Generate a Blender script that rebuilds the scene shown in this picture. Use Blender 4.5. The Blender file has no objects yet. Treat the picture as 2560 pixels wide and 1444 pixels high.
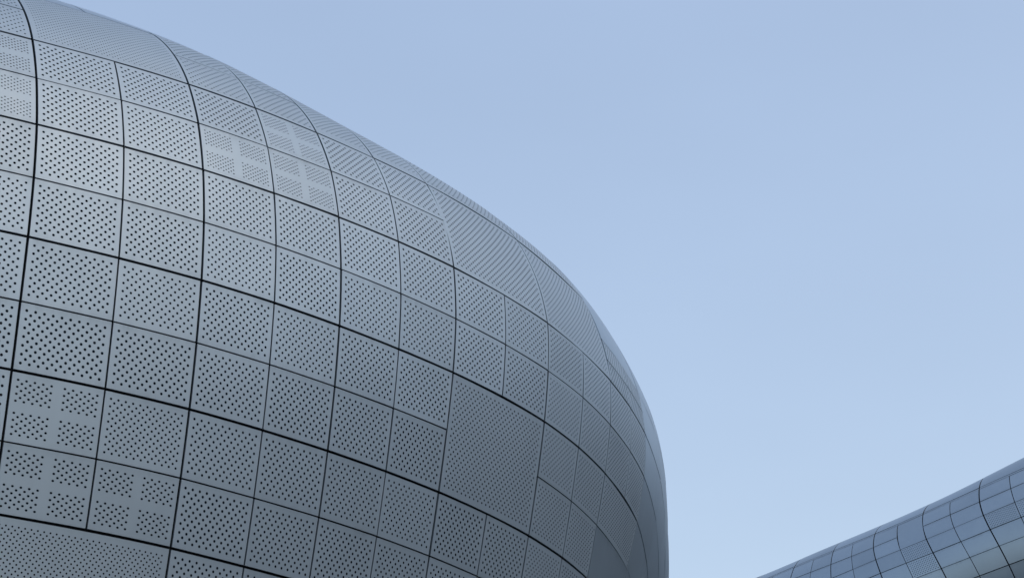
import bpy, math, random
import numpy as np
from mathutils import Vector

random.seed(7)
scene = bpy.context.scene
rad = math.radians

# ---------------------------------------------------------------- camera
UNIT = 1.5                      # metres in one cladding module
CAM_H = 1.6
cam_data = bpy.data.cameras.new("camera")
cam = bpy.data.objects.new("camera", cam_data)
scene.collection.objects.link(cam)
cam.location = (0, 0, CAM_H)
cam.rotation_euler = (rad(90 + 24.1195), 0, 0)
cam_data.sensor_width = 36
cam_data.lens = 36 * 4956.42 / 2560
cam_data.clip_start = 0.1
cam_data.clip_end = 8000
scene.camera = cam

# ---------------------------------------------------------------- world, sun, exposure
SUN_EL, SUN_AZ = 50, 120        # azimuth clockwise from +Y (north)
world = bpy.data.worlds.new("World")
scene.world = world
world.use_nodes = True
wn, wl = world.node_tree.nodes, world.node_tree.links
wn.clear()
sky = wn.new("ShaderNodeTexSky")
sky.sky_type = 'NISHITA'
sky.sun_disc = False
sky.sun_elevation = rad(SUN_EL)
sky.sun_rotation = rad(SUN_AZ)
sky.altitude = 100
sky.air_density = 1.0
sky.dust_density = 1.6
sky.ozone_density = 3.5
hsv = wn.new("ShaderNodeHueSaturation")
hsv.inputs['Saturation'].default_value = 0.95
hsv.inputs['Value'].default_value = 1.0
bg = wn.new("ShaderNodeBackground")
bg.inputs['Strength'].default_value = 0.15
wo = wn.new("ShaderNodeOutputWorld")
wl.new(sky.outputs['Color'], hsv.inputs['Color'])
# high thin overcast: a pale veil over the clear-sky gradient
veil = wn.new("ShaderNodeVectorMath"); veil.operation = 'MULTIPLY_ADD'
veil.inputs[1].default_value = (0.97, 0.75, 0.47)
veil.inputs[2].default_value = (0.91, 1.305, 2.24)
wl.new(hsv.outputs['Color'], veil.inputs[0])
wtc = wn.new("ShaderNodeTexCoord"); wmp = wn.new("ShaderNodeMapping"); wmp.inputs['Scale'].default_value = (2.2, 2.2, 6.0)
wno = wn.new("ShaderNodeTexNoise"); wno.inputs['Scale'].default_value = 1.6; wno.inputs['Detail'].default_value = 4
wmr = wn.new("ShaderNodeMapRange"); wmr.inputs['From Min'].default_value = 0.3; wmr.inputs['From Max'].default_value = 0.7
wmr.inputs['To Min'].default_value = 0.98; wmr.inputs['To Max'].default_value = 1.02
wsc = wn.new("ShaderNodeVectorMath"); wsc.operation = 'SCALE'
wl.new(wtc.outputs['Generated'], wmp.inputs['Vector']); wl.new(wmp.outputs['Vector'], wno.inputs['Vector'])
wl.new(wno.outputs['Fac'], wmr.inputs['Value']); wl.new(wmr.outputs[0], wsc.inputs['Scale'])
wl.new(veil.outputs['Vector'], wsc.inputs[0])
wl.new(wsc.outputs['Vector'], bg.inputs['Color'])
wl.new(bg.outputs['Background'], wo.inputs['Surface'])

sun_data = bpy.data.lights.new("sun", 'SUN')
sun_data.energy = 0.5
sun_data.angle = rad(90)
sun_data.color = (1.0, 0.97, 0.965)
sun = bpy.data.objects.new("sun", sun_data)
scene.collection.objects.link(sun)
sd = Vector((math.sin(rad(SUN_AZ)) * math.cos(rad(SUN_EL)), math.cos(rad(SUN_AZ)) * math.cos(rad(SUN_EL)), math.sin(rad(SUN_EL))))
sun.rotation_euler = sd.to_track_quat('Z', 'Y').to_euler()
sun.location = sd * 60

scene.view_settings.view_transform = 'Standard'
scene.view_settings.look = 'None'
scene.view_settings.exposure = 0.45
scene.view_settings.gamma = 1.0
scene.cycles.filter_width = 1.5

# ---------------------------------------------------------------- materials
def new_mat(name):
    m = bpy.data.materials.new(name)
    m.use_nodes = True
    return m, m.node_tree.nodes, m.node_tree.links, m.node_tree.nodes['Principled BSDF']

def math_node(n, l, op, a, b=None, c=None):
    q = n.new("ShaderNodeMath"); q.operation = op
    for i, x in enumerate((a, b, c)):
        if x is None: continue
        if isinstance(x, (int, float)): q.inputs[i].default_value = x
        else: l.new(x, q.inputs[i])
    return q.outputs[0]

def metal(name, base, rough, metallic, perforated, var=0.10, hole=0.155):
    """Brushed, slightly weathered aluminium sheet; perforations laid out in the sheet's own lattice UVs."""
    m, n, l, p = new_mat(name)
    tc = n.new("ShaderNodeTexCoord"); oi = n.new("ShaderNodeObjectInfo"); geo = n.new("ShaderNodeNewGeometry")
    att = n.new("ShaderNodeAttribute"); att.attribute_name = "sheet_tone"
    nz = n.new("ShaderNodeTexNoise"); nz.inputs['Scale'].default_value = 0.55; nz.inputs['Detail'].default_value = 5
    l.new(tc.outputs['Object'], nz.inputs['Vector'])
    # fine vertical weather streaks
    mp = n.new("ShaderNodeMapping"); mp.inputs['Scale'].default_value = (3.2, 3.2, 0.35)
    l.new(tc.outputs['Object'], mp.inputs['Vector'])
    ns = n.new("ShaderNodeTexNoise"); ns.inputs['Scale'].default_value = 1.6; ns.inputs['Detail'].default_value = 6; ns.inputs['Roughness'].default_value = 0.6
    l.new(mp.outputs['Vector'], ns.inputs['Vector'])
    tone = math_node(n, l, 'MULTIPLY_ADD', att.outputs['Fac'], var, 1 - var / 2)
    st = math_node(n, l, 'MULTIPLY_ADD', nz.outputs['Fac'], 0.16, 0.92)
    st2 = math_node(n, l, 'MULTIPLY_ADD', ns.outputs['Fac'], 0.14, 0.93)
    tone = math_node(n, l, 'MULTIPLY', math_node(n, l, 'MULTIPLY', tone, st), st2)
    # grime that has run down from the upper joint and settled along the lower edge of each sheet
    gr = n.new("ShaderNodeAttribute"); gr.attribute_name = "grime"
    rag = math_node(n, l, 'MULTIPLY', math_node(n, l, 'POWER', ns.outputs['Fac'], 2.0), 1.3)
    tone = math_node(n, l, 'MULTIPLY', tone, math_node(n, l, 'SUBTRACT', 1.0, math_node(n, l, 'MULTIPLY', gr.outputs['Fac'], rag)))
    col = n.new("ShaderNodeVectorMath"); col.operation = 'SCALE'
    col.inputs[0].default_value = base
    l.new(tone, col.inputs['Scale'])
    rg = math_node(n, l, 'MULTIPLY_ADD', ns.outputs['Fac'], 0.16, rough - 0.08)
    p.inputs['Metallic'].default_value = metallic
    p.inputs['IOR'].default_value = 1.45
    bmp = n.new("ShaderNodeBump"); bmp.inputs['Strength'].default_value = 0.05 if perforated else 0.02; bmp.inputs['Distance'].default_value = 0.05
    l.new(nz.outputs['Fac'], bmp.inputs['Height'])
    l.new(bmp.outputs['Normal'], p.inputs['Normal'])
    if not perforated:
        l.new(col.outputs['Vector'], p.inputs['Base Color']); l.new(rg, p.inputs['Roughness'])
        return m
    u1 = n.new("ShaderNodeUVMap"); u1.uv_map = "lattice"
    u2 = n.new("ShaderNodeUVMap"); u2.uv_map = "lattice_end"
    s1 = n.new("ShaderNodeSeparateXYZ"); l.new(u1.outputs[0], s1.inputs[0])
    s2 = n.new("ShaderNodeSeparateXYZ"); l.new(u2.outputs[0], s2.inputs[0])
    def dist(off):
        r = []
        for o in ('X', 'Y'):
            a = math_node(n, l, 'ADD', s1.outputs[o], 0.5 + off)
            f = math_node(n, l, 'FRACT', a)
            r.append(math_node(n, l, 'POWER', math_node(n, l, 'ABSOLUTE', math_node(n, l, 'SUBTRACT', f, 0.5)), 2.0))
        return math_node(n, l, 'SQRT', math_node(n, l, 'ADD', r[0], r[1]))
    d = math_node(n, l, 'MINIMUM', dist(0.0), dist(0.5))
    ah = n.new("ShaderNodeAttribute"); ah.attribute_name = "hole_size"
    rel = math_node(n, l, 'SUBTRACT', d, math_node(n, l, 'MULTIPLY', ah.outputs['Fac'], hole))
    mr = n.new("ShaderNodeMapRange"); mr.inputs['From Min'].default_value = -0.015; mr.inputs['From Max'].default_value = 0.015
    mr.inputs['To Min'].default_value = 1.0; mr.inputs['To Max'].default_value = 0.0
    l.new(rel, mr.inputs['Value'])
    lo = math_node(n, l, 'MINIMUM', math_node(n, l, 'MINIMUM', s1.outputs['X'], s1.outputs['Y']), math_node(n, l, 'MINIMUM', s2.outputs['X'], s2.outputs['Y']))
    inside = math_node(n, l, 'GREATER_THAN', lo, -0.3)
    hm = math_node(n, l, 'MULTIPLY', mr.outputs[0], inside)
    dark = n.new("ShaderNodeBsdfDiffuse"); dark.inputs['Color'].default_value = (0.006, 0.010, 0.016, 1)
    mix = n.new("ShaderNodeMixShader")
    out = n['Material Output']
    l.new(col.outputs['Vector'], p.inputs['Base Color']); l.new(rg, p.inputs['Roughness'])
    l.new(hm, mix.inputs[0]); l.new(p.outputs[0], mix.inputs[1]); l.new(dark.outputs[0], mix.inputs[2])
    l.new(mix.outputs[0], out.inputs['Surface'])
    return m

BASE = (0.308, 0.392, 0.468)
M_PERF = metal("perforated_aluminium", BASE, 0.50, 0.60, True, 0.05, 0.160)
M_PLAIN = metal("plain_aluminium", BASE, 0.38, 0.70, False, 0.05)
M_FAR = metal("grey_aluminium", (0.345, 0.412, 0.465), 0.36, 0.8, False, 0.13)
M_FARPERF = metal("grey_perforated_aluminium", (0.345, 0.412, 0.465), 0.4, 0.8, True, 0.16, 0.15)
M_DARK, _n, _l, _p = new_mat("dark_membrane")
_p.inputs['Base Color'].default_value = (0.008, 0.010, 0.013, 1)
_p.inputs['Roughness'].default_value = 0.9
_p.inputs['Specular IOR Level'].default_value = 0.1

def paving():
    m, n, l, p = new_mat("granite_paving")
    tc = n.new("ShaderNodeTexCoord")
    br = n.new("ShaderNodeTexBrick"); br.inputs['Scale'].default_value = 1.0
    br.inputs['Brick Width'].default_value = 0.9; br.inputs['Row Height'].default_value = 0.45
    br.inputs['Mortar Size'].default_value = 0.008
    br.inputs['Color1'].default_value = (0.07, 0.072, 0.075, 1); br.inputs['Color2'].default_value = (0.09, 0.092, 0.095, 1)
    br.inputs['Mortar'].default_value = (0.03, 0.03, 0.03, 1)
    l.new(tc.outputs['Object'], br.inputs['Vector'])
    l.new(br.outputs['Color'], p.inputs['Base Color'])
    p.inputs['Roughness'].default_value = 0.75
    return m
M_GROUND = paving()

# ---------------------------------------------------------------- spline surface
class Surface:
    """Bicubic B-spline sheet; u counts cladding columns, v counts rows downwards."""
    def __init__(s, C, u0, du, v0, dv, vend, uend=99.0, radius=0.0):
        s.C = C; s.u0, s.du, s.v0, s.dv, s.vend, s.uend, s.radius = u0, du, v0, dv, vend, uend, radius
        s.nu, s.nv = C.shape[:2]
    @staticmethod
    def b(t, t0, dt, n, d):
        q = (t - t0) / dt; i = np.clip(np.floor(q).astype(int), 0, n - 4); x = q - i
        if d == 0: w = [(1-x)**3/6, (3*x**3-6*x*x+4)/6, (-3*x**3+3*x*x+3*x+1)/6, x**3/6]
        else: w = [-(1-x)**2/2/dt, (9*x*x-12*x)/6/dt, (-9*x*x+6*x+3)/6/dt, x*x/2/dt]
        return i, np.stack(w, -1)
    def raw(s, u, v, a=0, c=0):
        i, wu = s.b(u, s.u0, s.du, s.nu, a); j, wv = s.b(v, s.v0, s.dv, s.nv, c)
        P = np.zeros(u.shape + (3,))
        for k in range(4):
            for m in range(4):
                P += (wu[..., k] * wv[..., m])[..., None] * s.C[i + k, j + m]
        return P
    def pos(s, u, v):
        """Point and outward normal in metres; past the last column an added, unseen arc of wall gives the metal something dark to reflect."""
        u = np.asarray(u, float)
        P, N = s.flat(np.minimum(u, s.uend), v)
        if s.radius and u.max() > s.uend:  # assumed wall out of view, added for the near facade to reflect
            a = np.array([s.uend]); b = np.array([3.0])
            P0, _ = s.flat(a, b); t = s.raw(a, b, 1, 0)[0]; sl = t[2] / np.linalg.norm(t[:2])
            h = t[:2] / np.linalg.norm(t[:2]); R = s.radius * UNIT
            c = P0[0, :2] + R * np.array([h[1], -h[0]])
            d = np.maximum(u - s.uend, 0) * UNIT; th = -d / R
            cs, sn = np.cos(th), np.sin(th)
            q = P[..., :2] - c
            P = np.stack([c[0] + cs*q[..., 0] - sn*q[..., 1], c[1] + sn*q[..., 0] + cs*q[..., 1], P[..., 2] + sl * 9 * (1 - np.exp(-d / 9)) * np.clip(P[..., 2] / 20, 0, 1)], -1)
            N = np.stack([cs*N[..., 0] - sn*N[..., 1], sn*N[..., 0] + cs*N[..., 1], N[..., 2]], -1)
        return P, N
    def flat(s, u, v):
        """Point and normal on the fitted sheet; below the last row the wall runs on, turning upright."""
        u = np.asarray(u, float); v = np.asarray(v, float)
        vc = np.minimum(v, s.vend); ex = np.maximum(v - s.vend, 0)
        P = s.raw(u, vc); xu = s.raw(u, vc, 1, 0); xv = s.raw(u, vc, 0, 1)
        if ex.max() > 0:
            hv = xv * np.array([1, 1, 0.0]); L = np.linalg.norm(xv, axis=-1, keepdims=True)
            k = 4.0
            g = (k * (1 - np.exp(-ex / k)))[..., None]
            P = P + hv * g; P[..., 2] += (xv[..., 2] * ex)
            xv = np.where((ex > 0)[..., None], hv * np.exp(-ex / k)[..., None] + xv * np.array([0, 0, 1.0]), xv)
        N = np.cross(xv, xu); N /= np.linalg.norm(N, axis=-1, keepdims=True)
        P = P * UNIT; P[..., 2] += CAM_H
        return P, N * s.sign
    def orient(s):
        s.sign = 1.0
        u = np.array([s.u0 + 8.0]); v = np.array([3.0]); P, N = s.pos(u, v)
        if (N[0] * (P[0] - np.array([0, 0, CAM_H]))).sum() > 0: s.sign = -1.0
        return s

SA = Surface(np.array([-14.005,18.878,14.538,-13.233,17.589,14.120,-12.557,16.503,13.381,-12.000,15.644,12.334,-11.636,15.093,11.044,-11.487,14.874,9.630,-11.512,14.925,8.188,-11.640,15.151,6.753,-11.813,15.464,5.323,-11.993,15.807,3.890,-12.155,16.151,2.460,-12.303,16.495,1.033,-12.728,19.668,14.514,-11.947,18.379,14.116,-11.278,17.296,13.386,-10.736,16.444,12.341,-10.371,15.892,11.053,-10.201,15.657,9.636,-10.199,15.676,8.186,-10.302,15.854,6.743,-10.452,16.110,5.309,-10.607,16.395,3.877,-10.751,16.689,2.446,-10.881,16.991,1.017,-11.464,20.460,14.478,-10.674,19.171,14.098,-10.005,18.090,13.382,-9.467,17.243,12.345,-9.098,16.687,11.064,-8.916,16.437,9.647,-8.895,16.433,8.189,-8.981,16.576,6.737,-9.111,16.788,5.299,-9.246,17.024,3.868,-9.372,17.272,2.436,-9.489,17.529,1.003,-10.239,21.257,14.406,-9.427,19.966,14.064,-8.736,18.887,13.371,-8.187,18.041,12.347,-7.814,17.479,11.078,-7.632,17.212,9.668,-7.606,17.194,8.199,-7.680,17.317,6.735,-7.793,17.499,5.294,-7.912,17.698,3.865,-8.024,17.906,2.431,-8.130,18.123,0.986,-9.092,22.033,14.310,-8.227,20.763,14.011,-7.478,19.688,13.361,-6.890,18.841,12.355,-6.523,18.265,11.098,-6.350,17.984,9.701,-6.344,17.952,8.228,-6.402,18.079,6.744,-6.502,18.247,5.298,-6.606,18.422,3.870,-6.713,18.603,2.426,-6.821,18.777,0.978,-8.036,22.798,14.193,-7.113,21.552,13.976,-6.281,20.501,13.367,-5.609,19.645,12.408,-5.237,19.065,11.144,-5.082,18.791,9.748,-5.091,18.738,8.289,-5.144,18.893,6.778,-5.241,19.059,5.325,-5.351,19.230,3.872,-5.470,19.379,2.424,-5.544,19.512,0.978,-7.131,23.546,14.040,-6.088,22.354,13.947,-5.168,21.316,13.432,-4.410,20.477,12.488,-3.966,19.920,11.212,-3.805,19.672,9.791,-3.784,19.649,8.316,-3.877,19.801,6.806,-4.014,19.978,5.336,-4.192,20.130,3.871,-4.286,20.246,2.430,-4.339,20.330,0.964,-6.340,24.326,13.904,-5.186,23.231,13.884,-4.163,22.225,13.464,-3.341,21.399,12.557,-2.866,20.878,11.250,-2.680,20.661,9.836,-2.692,20.664,8.354,-2.812,20.834,6.806,-2.982,21.012,5.307,-3.126,21.128,3.890,-3.198,21.210,2.431,-3.200,21.242,0.976,-5.556,25.166,13.862,-4.393,24.198,13.799,-3.291,23.277,13.383,-2.374,22.446,12.570,-1.807,21.904,11.329,-1.656,21.749,9.868,-1.705,21.777,8.380,-1.861,21.961,6.831,-2.087,22.121,5.348,-2.169,22.226,3.899,-2.203,22.270,2.446,-2.169,22.268,0.971,-4.837,26.124,13.854,-3.603,25.247,13.746,-2.509,24.406,13.296,-1.408,23.568,12.611,-0.789,23.044,11.378,-0.653,22.939,9.868,-0.784,22.958,8.439,-0.990,23.166,6.820,-1.207,23.303,5.381,-1.309,23.396,3.916,-1.321,23.425,2.455,-1.260,23.396,0.990,-4.040,27.176,13.911,-2.853,26.360,13.737,-1.675,25.550,13.320,-0.594,24.760,12.657,0.231,24.323,11.328,0.264,24.219,9.863,0.124,24.226,8.444,-0.155,24.437,6.778,-0.387,24.558,5.374,-0.537,24.638,3.929,-0.571,24.666,2.464,-0.505,24.642,0.991,-3.357,28.277,13.996,-2.070,27.474,13.849,-0.882,26.728,13.396,0.244,26.062,12.624,1.038,25.723,11.212,1.045,25.581,9.874,0.849,25.618,8.352,0.570,25.769,6.786,0.282,25.886,5.356,0.100,25.955,3.931,0.034,25.983,2.469,0.080,25.967,0.994,-2.646,29.326,14.265,-1.330,28.596,14.044,-0.115,27.957,13.492,0.974,27.450,12.546,1.630,27.197,11.125,1.666,27.054,9.789,1.373,27.087,8.288,1.078,27.187,6.787,0.780,27.279,5.359,0.577,27.341,3.924,0.484,27.367,2.471,0.502,27.361,0.995,-2.033,30.381,14.595,-0.659,29.761,14.253,0.534,29.254,13.552,1.468,28.901,12.439,2.072,28.672,11.110,2.094,28.581,9.688,1.751,28.592,8.253,1.372,28.659,6.798,1.090,28.724,5.364,0.879,28.773,3.925,0.770,28.797,2.471,0.762,28.796,1.004,-1.441,31.481,14.956,-0.072,30.992,14.440,1.047,30.616,13.579,1.888,30.351,12.407,2.417,30.177,11.064,2.322,30.122,9.628,1.909,30.133,8.213,1.527,30.165,6.804,1.228,30.206,5.374,1.020,30.239,3.932,0.897,30.259,2.478,0.868,30.263,1.011,-0.897,32.659,15.276,0.434,32.291,14.587,1.488,32.009,13.618,2.269,31.807,12.399,2.658,31.691,11.015,2.475,31.658,9.579,2.010,31.666,8.181,1.604,31.680,6.796,1.279,31.701,5.381,1.047,31.720,3.942,0.905,31.734,2.490,0.851,31.741,1.024,-0.420,33.937,15.505,0.871,33.647,14.707,1.873,33.428,13.661,2.554,33.282,12.387,2.791,33.208,10.969,2.576,33.183,9.538,2.111,33.186,8.154,1.645,33.195,6.782,1.272,33.202,5.383,0.996,33.210,3.955,0.815,33.217,2.507,0.727,33.221,1.042,-0.004,35.271,15.694,1.252,35.043,14.804,2.188,34.874,13.689,2.759,34.770,12.366,2.900,34.718,10.932,2.663,34.699,9.504,2.201,34.698,8.127,1.689,34.704,6.767,1.250,34.705,5.383,0.916,34.703,3.967,0.683,34.702,2.527,0.549,34.702,1.066,0.370,36.661,15.837,1.573,36.475,14.873,2.434,36.343,13.701,2.922,36.262,12.344,3.005,36.221,10.902,2.754,36.206,9.476,2.277,36.206,8.103,1.729,36.210,6.752,1.227,36.208,5.383,0.824,36.199,3.979,0.528,36.190,2.549,0.335,36.181,1.096,0.700,38.085,15.946,1.843,37.933,14.915,2.636,37.824,13.700,3.068,37.756,12.322,3.130,37.719,10.876,2.849,37.707,9.452,2.347,37.710,8.083,1.761,37.713,6.741,1.203,37.709,5.382,0.734,37.696,3.989,0.372,37.679,2.568,0.117,37.660,1.126,0.976,39.551,15.994,2.065,39.411,14.934,2.804,39.316,13.688,3.192,39.251,12.301,3.247,39.214,10.853,2.948,39.204,9.434,2.411,39.209,8.070,1.786,39.215,6.734,1.178,39.210,5.381,0.647,39.194,3.995,0.219,39.170,2.582,-0.103,39.144,1.149,1.262,40.975,16.099,2.238,40.914,14.922,2.939,40.817,13.666,3.298,40.751,12.279,3.294,40.713,10.836,3.073,40.694,9.420,2.457,40.706,8.063,1.811,40.713,6.730,1.148,40.710,5.381,0.564,40.692,3.998,0.064,40.664,2.590,-0.302,40.625,1.174]).reshape(22,12,3), -6.0, 1.5, -5.0, 2.0, 13.0).orient()
SB = Surface(np.array([8.340,75.848,20.243,7.752,75.130,20.345,7.206,74.376,20.258,6.691,73.658,20.005,6.249,72.987,19.593,5.895,72.389,19.037,5.662,71.895,18.361,5.549,71.536,17.579,5.553,71.312,16.735,5.657,71.223,15.839,5.850,71.242,14.936,6.118,71.343,14.061,6.454,71.526,13.231,6.853,71.778,12.448,7.321,72.136,11.712,9.588,74.972,20.274,9.002,74.225,20.425,8.451,73.486,20.399,7.937,72.759,20.197,7.485,72.078,19.825,7.117,71.462,19.292,6.857,70.953,18.613,6.714,70.574,17.817,6.679,70.331,16.948,6.748,70.215,16.035,6.914,70.204,15.124,7.166,70.286,14.244,7.494,70.456,13.410,7.893,70.714,12.626,8.363,71.060,11.896,10.809,74.042,20.307,10.208,73.319,20.521,9.648,72.588,20.555,9.134,71.857,20.408,8.682,71.161,20.078,8.303,70.528,19.563,8.025,70.008,18.872,7.851,69.622,18.045,7.790,69.363,17.155,7.841,69.223,16.236,7.998,69.190,15.328,8.246,69.259,14.451,8.575,69.426,13.619,8.977,69.689,12.838,9.449,70.047,12.110,11.988,73.094,20.347,11.370,72.401,20.632,10.792,71.686,20.727,10.264,70.955,20.634,9.812,70.244,20.345,9.440,69.592,19.845,9.141,69.070,19.113,8.951,68.681,18.251,8.885,68.406,17.356,8.939,68.244,16.451,9.103,68.198,15.555,9.362,68.266,14.685,9.699,68.441,13.860,10.107,68.717,13.086,10.582,69.093,12.366,13.112,72.130,20.408,12.480,71.472,20.758,11.877,70.780,20.911,11.311,70.059,20.861,10.823,69.347,20.590,10.445,68.687,20.073,10.169,68.161,19.293,10.013,67.750,18.439,9.973,67.451,17.575,10.049,67.275,16.696,10.237,67.231,15.813,10.519,67.314,14.951,10.871,67.508,14.136,11.287,67.806,13.374,11.761,68.206,12.666,14.171,71.181,20.511,13.532,70.549,20.910,12.906,69.876,21.100,12.298,69.169,21.073,11.750,68.475,20.791,11.318,67.833,20.227,11.136,67.283,19.446,11.061,66.823,18.678,11.072,66.503,17.860,11.191,66.334,16.993,11.419,66.313,16.110,11.725,66.423,15.256,12.091,66.642,14.451,12.510,66.964,13.701,12.980,67.386,13.006,15.173,70.273,20.705,14.534,69.645,21.110,13.897,68.981,21.302,13.264,68.288,21.273,12.692,67.610,20.980,12.261,66.983,20.397,12.088,66.426,19.637,12.100,65.920,18.970,12.198,65.585,18.204,12.393,65.441,17.327,12.660,65.457,16.443,12.985,65.600,15.596,13.357,65.846,14.800,13.771,66.188,14.058,14.228,66.624,13.369,16.173,69.429,21.022,15.537,68.783,21.404,14.910,68.109,21.573,14.297,67.414,21.520,13.744,66.743,21.218,13.315,66.126,20.650,13.162,65.580,19.896,13.233,65.080,19.237,13.422,64.746,18.507,13.674,64.619,17.668,13.964,64.665,16.798,14.292,64.835,15.957,14.657,65.100,15.164,15.058,65.455,14.422,15.498,65.898,13.732,17.175,68.662,21.487,16.557,67.977,21.814,15.969,67.269,21.940,15.412,66.547,21.862,14.913,65.863,21.554,14.521,65.256,20.990,14.386,64.740,20.234,14.463,64.285,19.539,14.691,63.977,18.819,15.010,63.859,18.018,15.318,63.924,17.164,15.632,64.112,16.323,15.976,64.389,15.524,16.361,64.747,14.775,16.785,65.184,14.077,18.210,67.959,22.070,17.618,67.226,22.338,17.078,66.476,22.415,16.595,65.715,22.301,16.190,65.000,21.976,15.876,64.386,21.401,15.703,63.913,20.624,15.768,63.491,19.934,16.000,63.218,19.190,16.330,63.124,18.369,16.646,63.197,17.513,16.943,63.395,16.662,17.276,63.672,15.856,17.651,64.025,15.099,18.067,64.451,14.393,19.274,67.304,22.737,18.721,66.523,22.944,18.235,65.731,22.968,17.822,64.935,22.806,17.505,64.194,22.439,17.295,63.556,21.848,17.201,63.069,21.086,17.243,62.685,20.353,17.388,62.458,19.557,17.614,62.400,18.696,17.896,62.479,17.821,18.204,62.664,16.968,18.543,62.930,16.156,18.919,63.269,15.393,19.334,63.679,14.677,20.379,66.672,23.387,19.874,65.848,23.531,19.439,65.028,23.494,19.079,64.219,23.271,18.814,63.473,22.851,18.651,62.824,22.245,18.594,62.306,21.521,18.618,61.943,20.714,18.716,61.731,19.870,18.890,61.668,18.990,19.132,61.733,18.106,19.432,61.896,17.247,19.772,62.140,16.430,20.151,62.459,15.658,20.569,62.853,14.933,21.544,66.040,23.979,21.084,65.192,24.056,20.691,64.362,23.954,20.369,63.557,23.670,20.128,62.815,23.214,19.973,62.160,22.601,19.904,61.633,21.861,19.916,61.252,21.036,19.999,61.019,20.162,20.151,60.926,19.265,20.369,60.956,18.375,20.645,61.086,17.509,20.972,61.301,16.682,21.344,61.594,15.897,21.760,61.965,15.157,22.770,65.410,24.475,22.348,64.553,24.488,21.988,63.723,24.329,21.690,62.927,24.002,21.461,62.194,23.522,21.301,61.542,22.899,21.218,61.000,22.159,21.211,60.589,21.328,21.275,60.314,20.450,21.407,60.174,19.542,21.600,60.154,18.640,21.852,60.242,17.760,22.157,60.420,16.918,22.514,60.683,16.116,22.920,61.027,15.357,24.061,64.776,24.851,23.659,63.936,24.833,23.328,63.108,24.619,23.041,62.327,24.266,22.812,61.609,23.769,22.641,60.961,23.147,22.539,60.403,22.415,22.509,59.949,21.600,22.549,59.618,20.729,22.657,59.411,19.820,22.824,59.330,18.901,23.049,59.365,18.002,23.328,59.498,17.138,23.667,59.730,16.316,24.049,60.032,15.548]).reshape(15,15,3), -4.0, 1.5, -5.0, 1.25, 10.0, 14.0, 55.0).orient()


# ---------------------------------------------------------------- object helpers
def thing(name, label, cat, loc, group=None):
    o = bpy.data.objects.new(name, None)
    scene.collection.objects.link(o)
    o.location = loc; o["label"] = label; o["category"] = cat
    if group: o["group"] = group
    return o

class MeshBuf:
    def __init__(s): s.v = []; s.f = []; s.uv = []; s.uv2 = []; s.mi = []; s.tone = []; s.smooth = []; s.hole = []; s.grime = []; s.cnt = 0
    def add(s, V, F, uv=None, uv2=None, mi=0, tone=0.5, smooth=True, hole=1.0, grime=None):
        s.v.append(V); 
        for k, f in enumerate(F):
            s.f.append(tuple(i + s.cnt for i in f)); s.mi.append(mi); s.smooth.append(smooth)
            s.uv.append(uv[k] if uv is not None else [(-9, -9)] * len(f))
            s.uv2.append(uv2[k] if uv2 is not None else [(-9, -9)] * len(f))
        s.tone += [tone] * len(V); s.hole += [hole] * len(V); s.grime += list(grime) if grime is not None else [0.0] * len(V); s.cnt += len(V)
    def build(s, name, mats, parent):
        me = bpy.data.meshes.new(name)
        V = np.concatenate(s.v) - np.array(parent.location)
        me.from_pydata(V.tolist(), [], s.f)
        for m in mats: me.materials.append(m)
        a = me.uv_layers.new(name="lattice"); b = me.uv_layers.new(name="lattice_end")
        a.data.foreach_set("uv", [c for f in s.uv for q in f for c in q])
        b.data.foreach_set("uv", [c for f in s.uv2 for q in f for c in q])
        me.polygons.foreach_set("material_index", s.mi)
        me.polygons.foreach_set("use_smooth", s.smooth)
        at = me.attributes.new("sheet_tone", 'FLOAT', 'POINT'); at.data.foreach_set("value", s.tone)
        at = me.attributes.new("hole_size", 'FLOAT', 'POINT'); at.data.foreach_set("value", s.hole)
        at = me.attributes.new("grime", 'FLOAT', 'POINT'); at.data.foreach_set("value", s.grime)
        me.update()
        o = bpy.data.objects.new(name, me)
        scene.collection.objects.link(o)
        o.parent = parent
        return o

def grid_faces(nx, ny, flip):
    F = []
    for i in range(nx):
        for j in range(ny):
            a, b, c, d = i*(ny+1)+j, (i+1)*(ny+1)+j, (i+1)*(ny+1)+j+1, i*(ny+1)+j+1
            F.append((a, d, c, b) if flip else (a, b, c, d))
    return F

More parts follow.
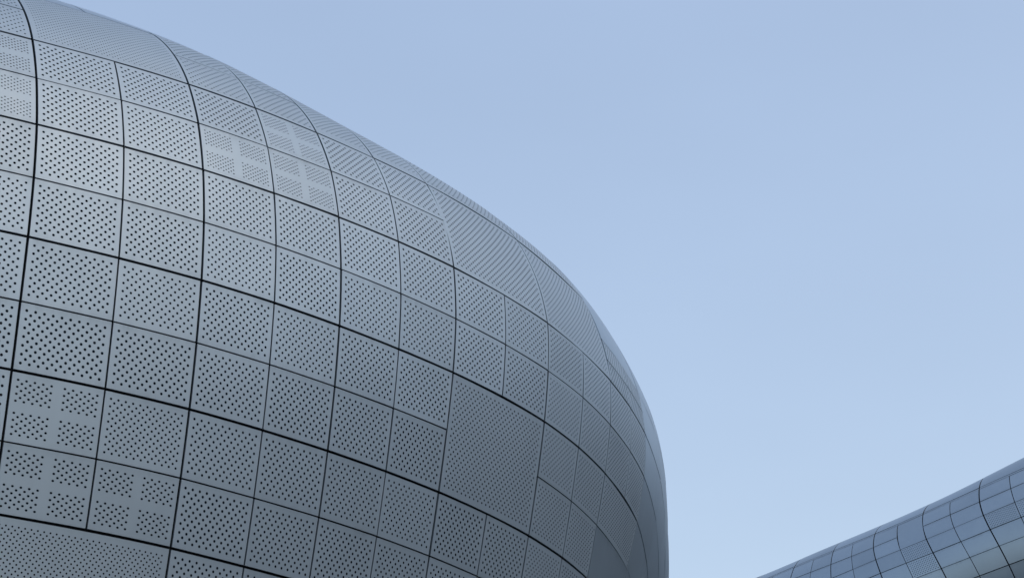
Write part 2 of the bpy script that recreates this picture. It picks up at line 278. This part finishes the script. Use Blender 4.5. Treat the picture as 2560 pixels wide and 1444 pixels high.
GAP_U = (0.0145, 0.0105); GAP_V = (0.020, 0.0122)       # half gaps: bold (even), thin (odd)
def panel(buf, S, u0, v0, du, dv, kind, n=10, m=7, mi=(0, 1), sub=8, gaps=None, tilt=0.0022, flat=0.25, hs=1.0):
    g = gaps or (GAP_U, GAP_V)
    def pick(pair, k): return pair[int(k) % 2] if k == int(k) else pair[1]
    hu = lambda k: 0.003 if (S is SA and k == 10 and v0 < 1) else pick(g[0], k)      # welded joint near the roof
    hv = lambda k: pick(g[1], k)
    ua, ub = u0 + hu(u0), u0 + du - hu(u0 + du)
    va, vb = v0 + hv(v0), v0 + dv - hv(v0 + dv)
    nx, ny = sub * max(1, int(du)), 2 * max(1, int(round(sub * dv / 2)))
    tu = np.linspace(ua, ub, nx + 1); tv = np.linspace(va, vb, ny + 1)
    U, V = np.meshgrid(tu, tv, indexing='ij')
    P, N = S.pos(U, V)
    # each sheet sits a hair out of true
    a, b = random.gauss(0, tilt), random.gauss(0, tilt)
    off = (a * (U - u0 - du/2) + b * (V - v0 - dv/2)) * UNIT + random.gauss(0, 0.0015)
    fu, fv = (U - ua) / (ub - ua), (V - va) / (vb - va)
    if v0 >= 0 and flat:                                # sheets are a little flatter than the form they follow
        c = P[[0, -1]][:, [0, -1]]
        Q = (1-fu)[..., None]*(1-fv)[..., None]*c[0, 0] + fu[..., None]*(1-fv)[..., None]*c[1, 0] + (1-fu)[..., None]*fv[..., None]*c[0, 1] + fu[..., None]*fv[..., None]*c[1, 1]
        P = P + (Q - P) * flat
    off = off + random.gauss(0, 0.0026) * np.sin(math.pi*fu) * np.sin(math.pi*fv) + random.gauss(0, 0.0015) * np.sin(2*math.pi*fu) * np.sin(math.pi*fv)
    P = P + N * off[..., None]
    tone = random.random(); hole = hs * random.gauss(1, 0.03)
    grime = (0.32 * np.clip(1 - fv / 0.22, 0, 1) ** 2 + 0.22 * np.clip((fv - 0.8) / 0.2, 0, 1) ** 2 + 0.05).ravel() * random.uniform(0.4, 1.3)
    top = P.reshape(-1, 3)
    F = grid_faces(nx, ny, S.sign < 0)
    uv = uv2 = None
    if kind != 'plain':
        mu, mv = (0.078, 0.118) if du == 1 else (0.045, 0.118 if dv == 1 else 0.065)
        uv = []; uv2 = []
        for i in range(nx):
            for j in range(ny):
                idx = [(i, j), (i+1, j), (i+1, j+1), (i, j+1)]
                if S.sign < 0: idx = [idx[0], idx[3], idx[2], idx[1]]
                q = []; e = []
                for (ii, jj) in idx:
                    fu, fv = (tu[ii] - u0) / du, (tv[jj] - v0) / dv
                    if kind == 'quad':
                        ax = 0.078 if i < nx // 2 else 0.572
                        ay = 0.12 if j < ny // 2 else 0.585
                        x = (fu - ax) / 0.352 * (n - 1); y = (fv - ay) / 0.295 * (m - 1)
                    else:
                        x = (fu - mu) / (1 - 2*mu) * (n - 1); y = (fv - mv) / (1 - 2*mv) * (m - 1)
                    q.append((x, y)); e.append((n - 1 - x, m - 1 - y))
                uv.append(q); uv2.append(e)
    buf.add(top, F, uv, uv2, mi[0] if kind != 'plain' else mi[1], tone, True, hole, grime)
    # folded rim
    ring = [(i, 0) for i in range(nx)] + [(nx, j) for j in range(ny)] + [(i, ny) for i in range(nx, 0, -1)] + [(0, j) for j in range(ny, 0, -1)]
    Pr = np.array([P[i, j] for i, j in ring]); Nr = np.array([N[i, j] for i, j in ring])
    k = len(ring)
    FR = [((q, (q+1) % k, k + (q+1) % k, k + q) if S.sign < 0 else (q, k + q, k + (q+1) % k, (q+1) % k)) for q in range(k)]
    buf.add(np.concatenate([Pr, Pr - Nr * 0.035]), FR, None, None, mi[1], tone, False)

# seen size of a patch from the viewpoint of the photograph, for choosing which sheets become separate parts
def seen(S, u0, v0, du, dv):
    U, V = np.meshgrid(u0 + du*np.array([.02, .35, .65, .98]), v0 + dv*np.array([.02, .35, .65, .98]), indexing='ij')
    P, N = S.pos(U, V)
    c = np.array([0, 0, CAM_H]); D = P - c
    p = rad(24.1195); fw = D[..., 1]*math.cos(p) + D[..., 2]*math.sin(p); up = -D[..., 1]*math.sin(p) + D[..., 2]*math.cos(p)
    k = 4956.42 / 1280
    x, y = k * D[..., 0] / fw, k * up / fw
    ok = (fw > 0) & (abs(x) < 1) & (abs(y) < 0.564)
    fac = -(N * D).sum(-1) / np.linalg.norm(D, axis=-1) ** 3
    return float((np.maximum(fac, 0) * ok).sum() * du * dv) * 1e4

# ---------------------------------------------------------------- ground
def ground():
    me = bpy.data.meshes.new("ground")
    s = 4000
    me.from_pydata([(-s, -s, 0), (s, -s, 0), (s, s, 0), (-s, s, 0)], [], [(0, 1, 2, 3)])
    me.materials.append(M_GROUND)
    o = bpy.data.objects.new("ground", me); scene.collection.objects.link(o)
    o["kind"] = "structure"
    o["label"] = "grey stone paving of the plaza below the buildings"
ground()

# ---------------------------------------------------------------- buildings
def shell(S, root, us, vs, depth, inset, back_dir, mat_body):
    """Dark membrane behind the sheets, then roof, back and end walls closing the volume."""
    U, V = np.meshgrid(us, vs, indexing='ij')
    P, N = S.pos(U, V)
    Q = P - N * inset
    Q[..., 2] = np.maximum(Q[..., 2], -0.5)
    b = MeshBuf(); b.add(Q.reshape(-1, 3), grid_faces(len(us) - 1, len(vs) - 1, S.sign < 0))
    b.build("backing_wall", [M_DARK], root)
    # roof: leaves the topmost row along its own slope and levels out, then falls behind the building
    T, TN = S.pos(us, np.full(len(us), vs[0])); T2, _ = S.pos(us, np.full(len(us), vs[0] + 0.3))
    t = (T - T2); t /= np.linalg.norm(t, axis=1)[:, None]
    bd = np.array(back_dir, float); bd /= np.linalg.norm(bd)
    if S.radius:                                        # follow the sweep: straight back from every column
        _, bn = S.pos(us, np.full(len(us), 3.0)); bd = -bn * np.array([1, 1, 0]); bd /= np.linalg.norm(bd, axis=1)[:, None]
    h = t * np.array([1, 1, 0]); hl = np.linalg.norm(h, axis=1)[:, None]; slope = t[:, 2:3] / hl
    rows = []
    for d in np.concatenate([np.linspace(0.0, 1, 9), np.linspace(1.0, 1.25, 5)[1:]]):
        q = T - TN * 0.012 + bd * (d * depth)
        k = 0.35 * depth
        z = slope[:, 0] * k * (1 - np.exp(-min(d, 1) * depth / k))
        if d > 1: z = z - depth * 0.25 * (1 - math.sqrt(max(0, 1 - ((d - 1) / 0.25) ** 2)))
        q = q.copy(); q[:, 2] += z; rows.append(q)
    q = rows[-1].copy(); q[:, 2] = -0.5; rows.append(q)
    R = np.stack(rows, 1)
    b = MeshBuf(); b.add(R.reshape(-1, 3), grid_faces(len(us) - 1, len(rows) - 1, S.sign > 0))
    for e in (0, -1):                                   # end walls
        ring = np.concatenate([Q[e][::-1], R[e][1:]])
        b.add(ring, [tuple(range(len(ring)))], smooth=False)
    b.build("roof", [mat_body], root)

def label_for(kind, big):
    if kind == 'quad': return "cladding panel perforated in four separate blocks"
    if kind == 'plain': return "plain cladding panel without perforations"
    if big: return "large cladding panel perforated all over with fine holes"
    return None

def clad(S, root, cells, limit, mats, sub, gaps, label_plain):
    order = sorted(cells, key=lambda c: -seen(S, *c[:4]))
    rest = MeshBuf()
    for k, (u0, v0, du, dv, kind, n, m) in enumerate(order):
        hs = 0.78 if v0 < 0 else 0.88 if u0 >= 8 else 0.95 if (kind == 'quad' and v0 < 2) or du > 1 else 1.0
        if k < limit and seen(S, u0, v0, du, dv) > 0:
            b = MeshBuf(); panel(b, S, u0, v0, du, dv, kind, n, m, (0, 1), sub, gaps, hs=hs)
            o = b.build("cladding_panel", mats, root)
            t = label_for(kind, du * dv > 1)
            if kind == 'plain' and not label_plain: t = None
            if label_plain is False and kind != 'plain': t = "cladding panel with small perforations"
            if t: o["label"] = t
        else:
            panel(rest, S, u0, v0, du, dv, kind, n, m, (0, 1), sub // 2, gaps, hs=hs)
    o = rest.build("cladding_panel", mats, root)
    o["kind"] = "stuff"

def layout(u_lo, u_hi, v_lo, v_hi, big, spec):
    """big: {(u, v): (du, dv)}; spec(u, v, du, dv) -> kind, n, m"""
    taken = set(); out = []
    for (u, v), (a, b) in big.items():
        out.append((u, v, a, b) + spec(u, v, a, b))
        for i in range(a):
            for j in range(b): taken.add((u + i, v + j))
    for u in range(u_lo, u_hi):
        for v in range(v_lo, v_hi):
            if (u, v) not in taken: out.append((u, v, 1, 1) + spec(u, v, 1, 1))
    return out

# --- the near building
near = thing("curved_building", "huge bulging silver building of dotted perforated metal panels filling the left of the view", "building",
             (-9.0, 36.0, 0.0))
big_a = {(0, -2): (2, 2), (6, 0): (2, 2), (6, 4): (2, 2), (0, 8): (2, 2), (8, 0): (2, 2), (6, -2): (2, 2), (8, -2): (2, 2),
         (4, -2): (1, 2), (5, -2): (1, 2), (-4, 0): (2, 2), (10, -2): (2, 3), (12, -2): (2, 3)}
for v in range(4, 12): big_a[(10, v)] = (2, 1)          # long sheets on the tight end of the wall
for u in (12, 14, 16, 18):
    for v in range(1, 12): big_a[(u, v)] = (2, 1)
split_a = [(10, 1), (11, 1)]
quads_a = {(-1, 0): 1, (-1, 1): 1, (2, 1): 1, (3, 0): 1, (3, 1): 1, (0, 6): 1, (0, 7): 1, (1, 7): 1}
rr = random.Random(3)
def spec_a(u, v, du, dv):
    if (u, v) == (10, 4): return ('perf', 22, 8)
    if u >= 12 or (u >= 10 and v <= 0) or (u >= 11 and v >= 4) or (u >= 10 and v >= 5) or v >= 12 or v < -2: return ('plain', 1, 1)
    if (u, v) in quads_a: return ('quad', 5, 4) if v > 2 else ('quad', 6, 5)
    if (u, v) == (0, -2): return ('perf', 27, 20)
    if (u, v) == (0, 8): return ('perf', 28, 20)
    if du == 2: return ('perf', 22 if u < 8 else 24, 16 if u < 8 else 18)
    if dv == 2: return ('perf', 11, 16)
    if (u, v) == (1, 6) or u >= 8: return ('perf', 11, 8)
    return ('perf', 10, 7)
cells_a = layout(-6, 22, -5, 19, big_a, spec_a)
cells_a = [c for c in cells_a if c[:2] not in split_a] + [(u, v + h, 1, 0.5, 'perf', 11, 4) for u, v in split_a for h in (0, 0.5)]
clad(SA, near, cells_a, 100, [M_PERF, M_PLAIN], 8, None, True)
shell(SA, near, np.linspace(-6, 22, 85), np.linspace(-5, 19, 73), 20.0, 0.055, (-0.95, 0.3, 0), M_PLAIN)

# --- the far building
far = thing("panelled_building", "distant grey metal clad building with rounded roof edge rising at the lower right", "building",
            (34.0, 103.0, 0.0))
big_b = {(5, 0): (1, 2)}
for u in range(-4, 44, 2):
    big_b[(u, -2)] = (2, 2)
    big_b[(u, -4)] = (2, 2)
perf_b = {(8, 2), (9, 2), (5, 2), (5, 3), (10, 1)}
def spec_b(u, v, du, dv):
    return ('perf', 10, 6) if (u, v) in perf_b else ('plain', 1, 1)
cells_b = layout(-4, 44, -4, 29, big_b, spec_b)
cells_b = [(u, v, du, dv - 0.14) + r if (v, dv) == (-2, 2) else (u, v, du, dv) + r for u, v, du, dv, *r in [(c[0], c[1], c[2], c[3], c[4:]) for c in cells_b] for r in [r[0]]]
cells_b += [(u, v, 2, 2, 'plain', 1, 1) for u in range(44, 104, 2) for v in range(-4, 28, 2)]  # coarse sheets on the added unseen arc, there to darken reflections
cells_b += [(u, -0.14, 2, 0.14, 'plain', 1, 1) for u in range(-4, 44, 2)]      # narrow flashing strip below the roof sheets
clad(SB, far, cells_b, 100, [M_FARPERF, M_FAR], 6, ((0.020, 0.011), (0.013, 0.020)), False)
shell(SB, far, np.concatenate([np.linspace(-4, 14, 55), np.linspace(15, 104, 90)]), np.linspace(-4, 29, 80), 25.0, 0.055, (0.45, 0.9, 0), M_FAR)
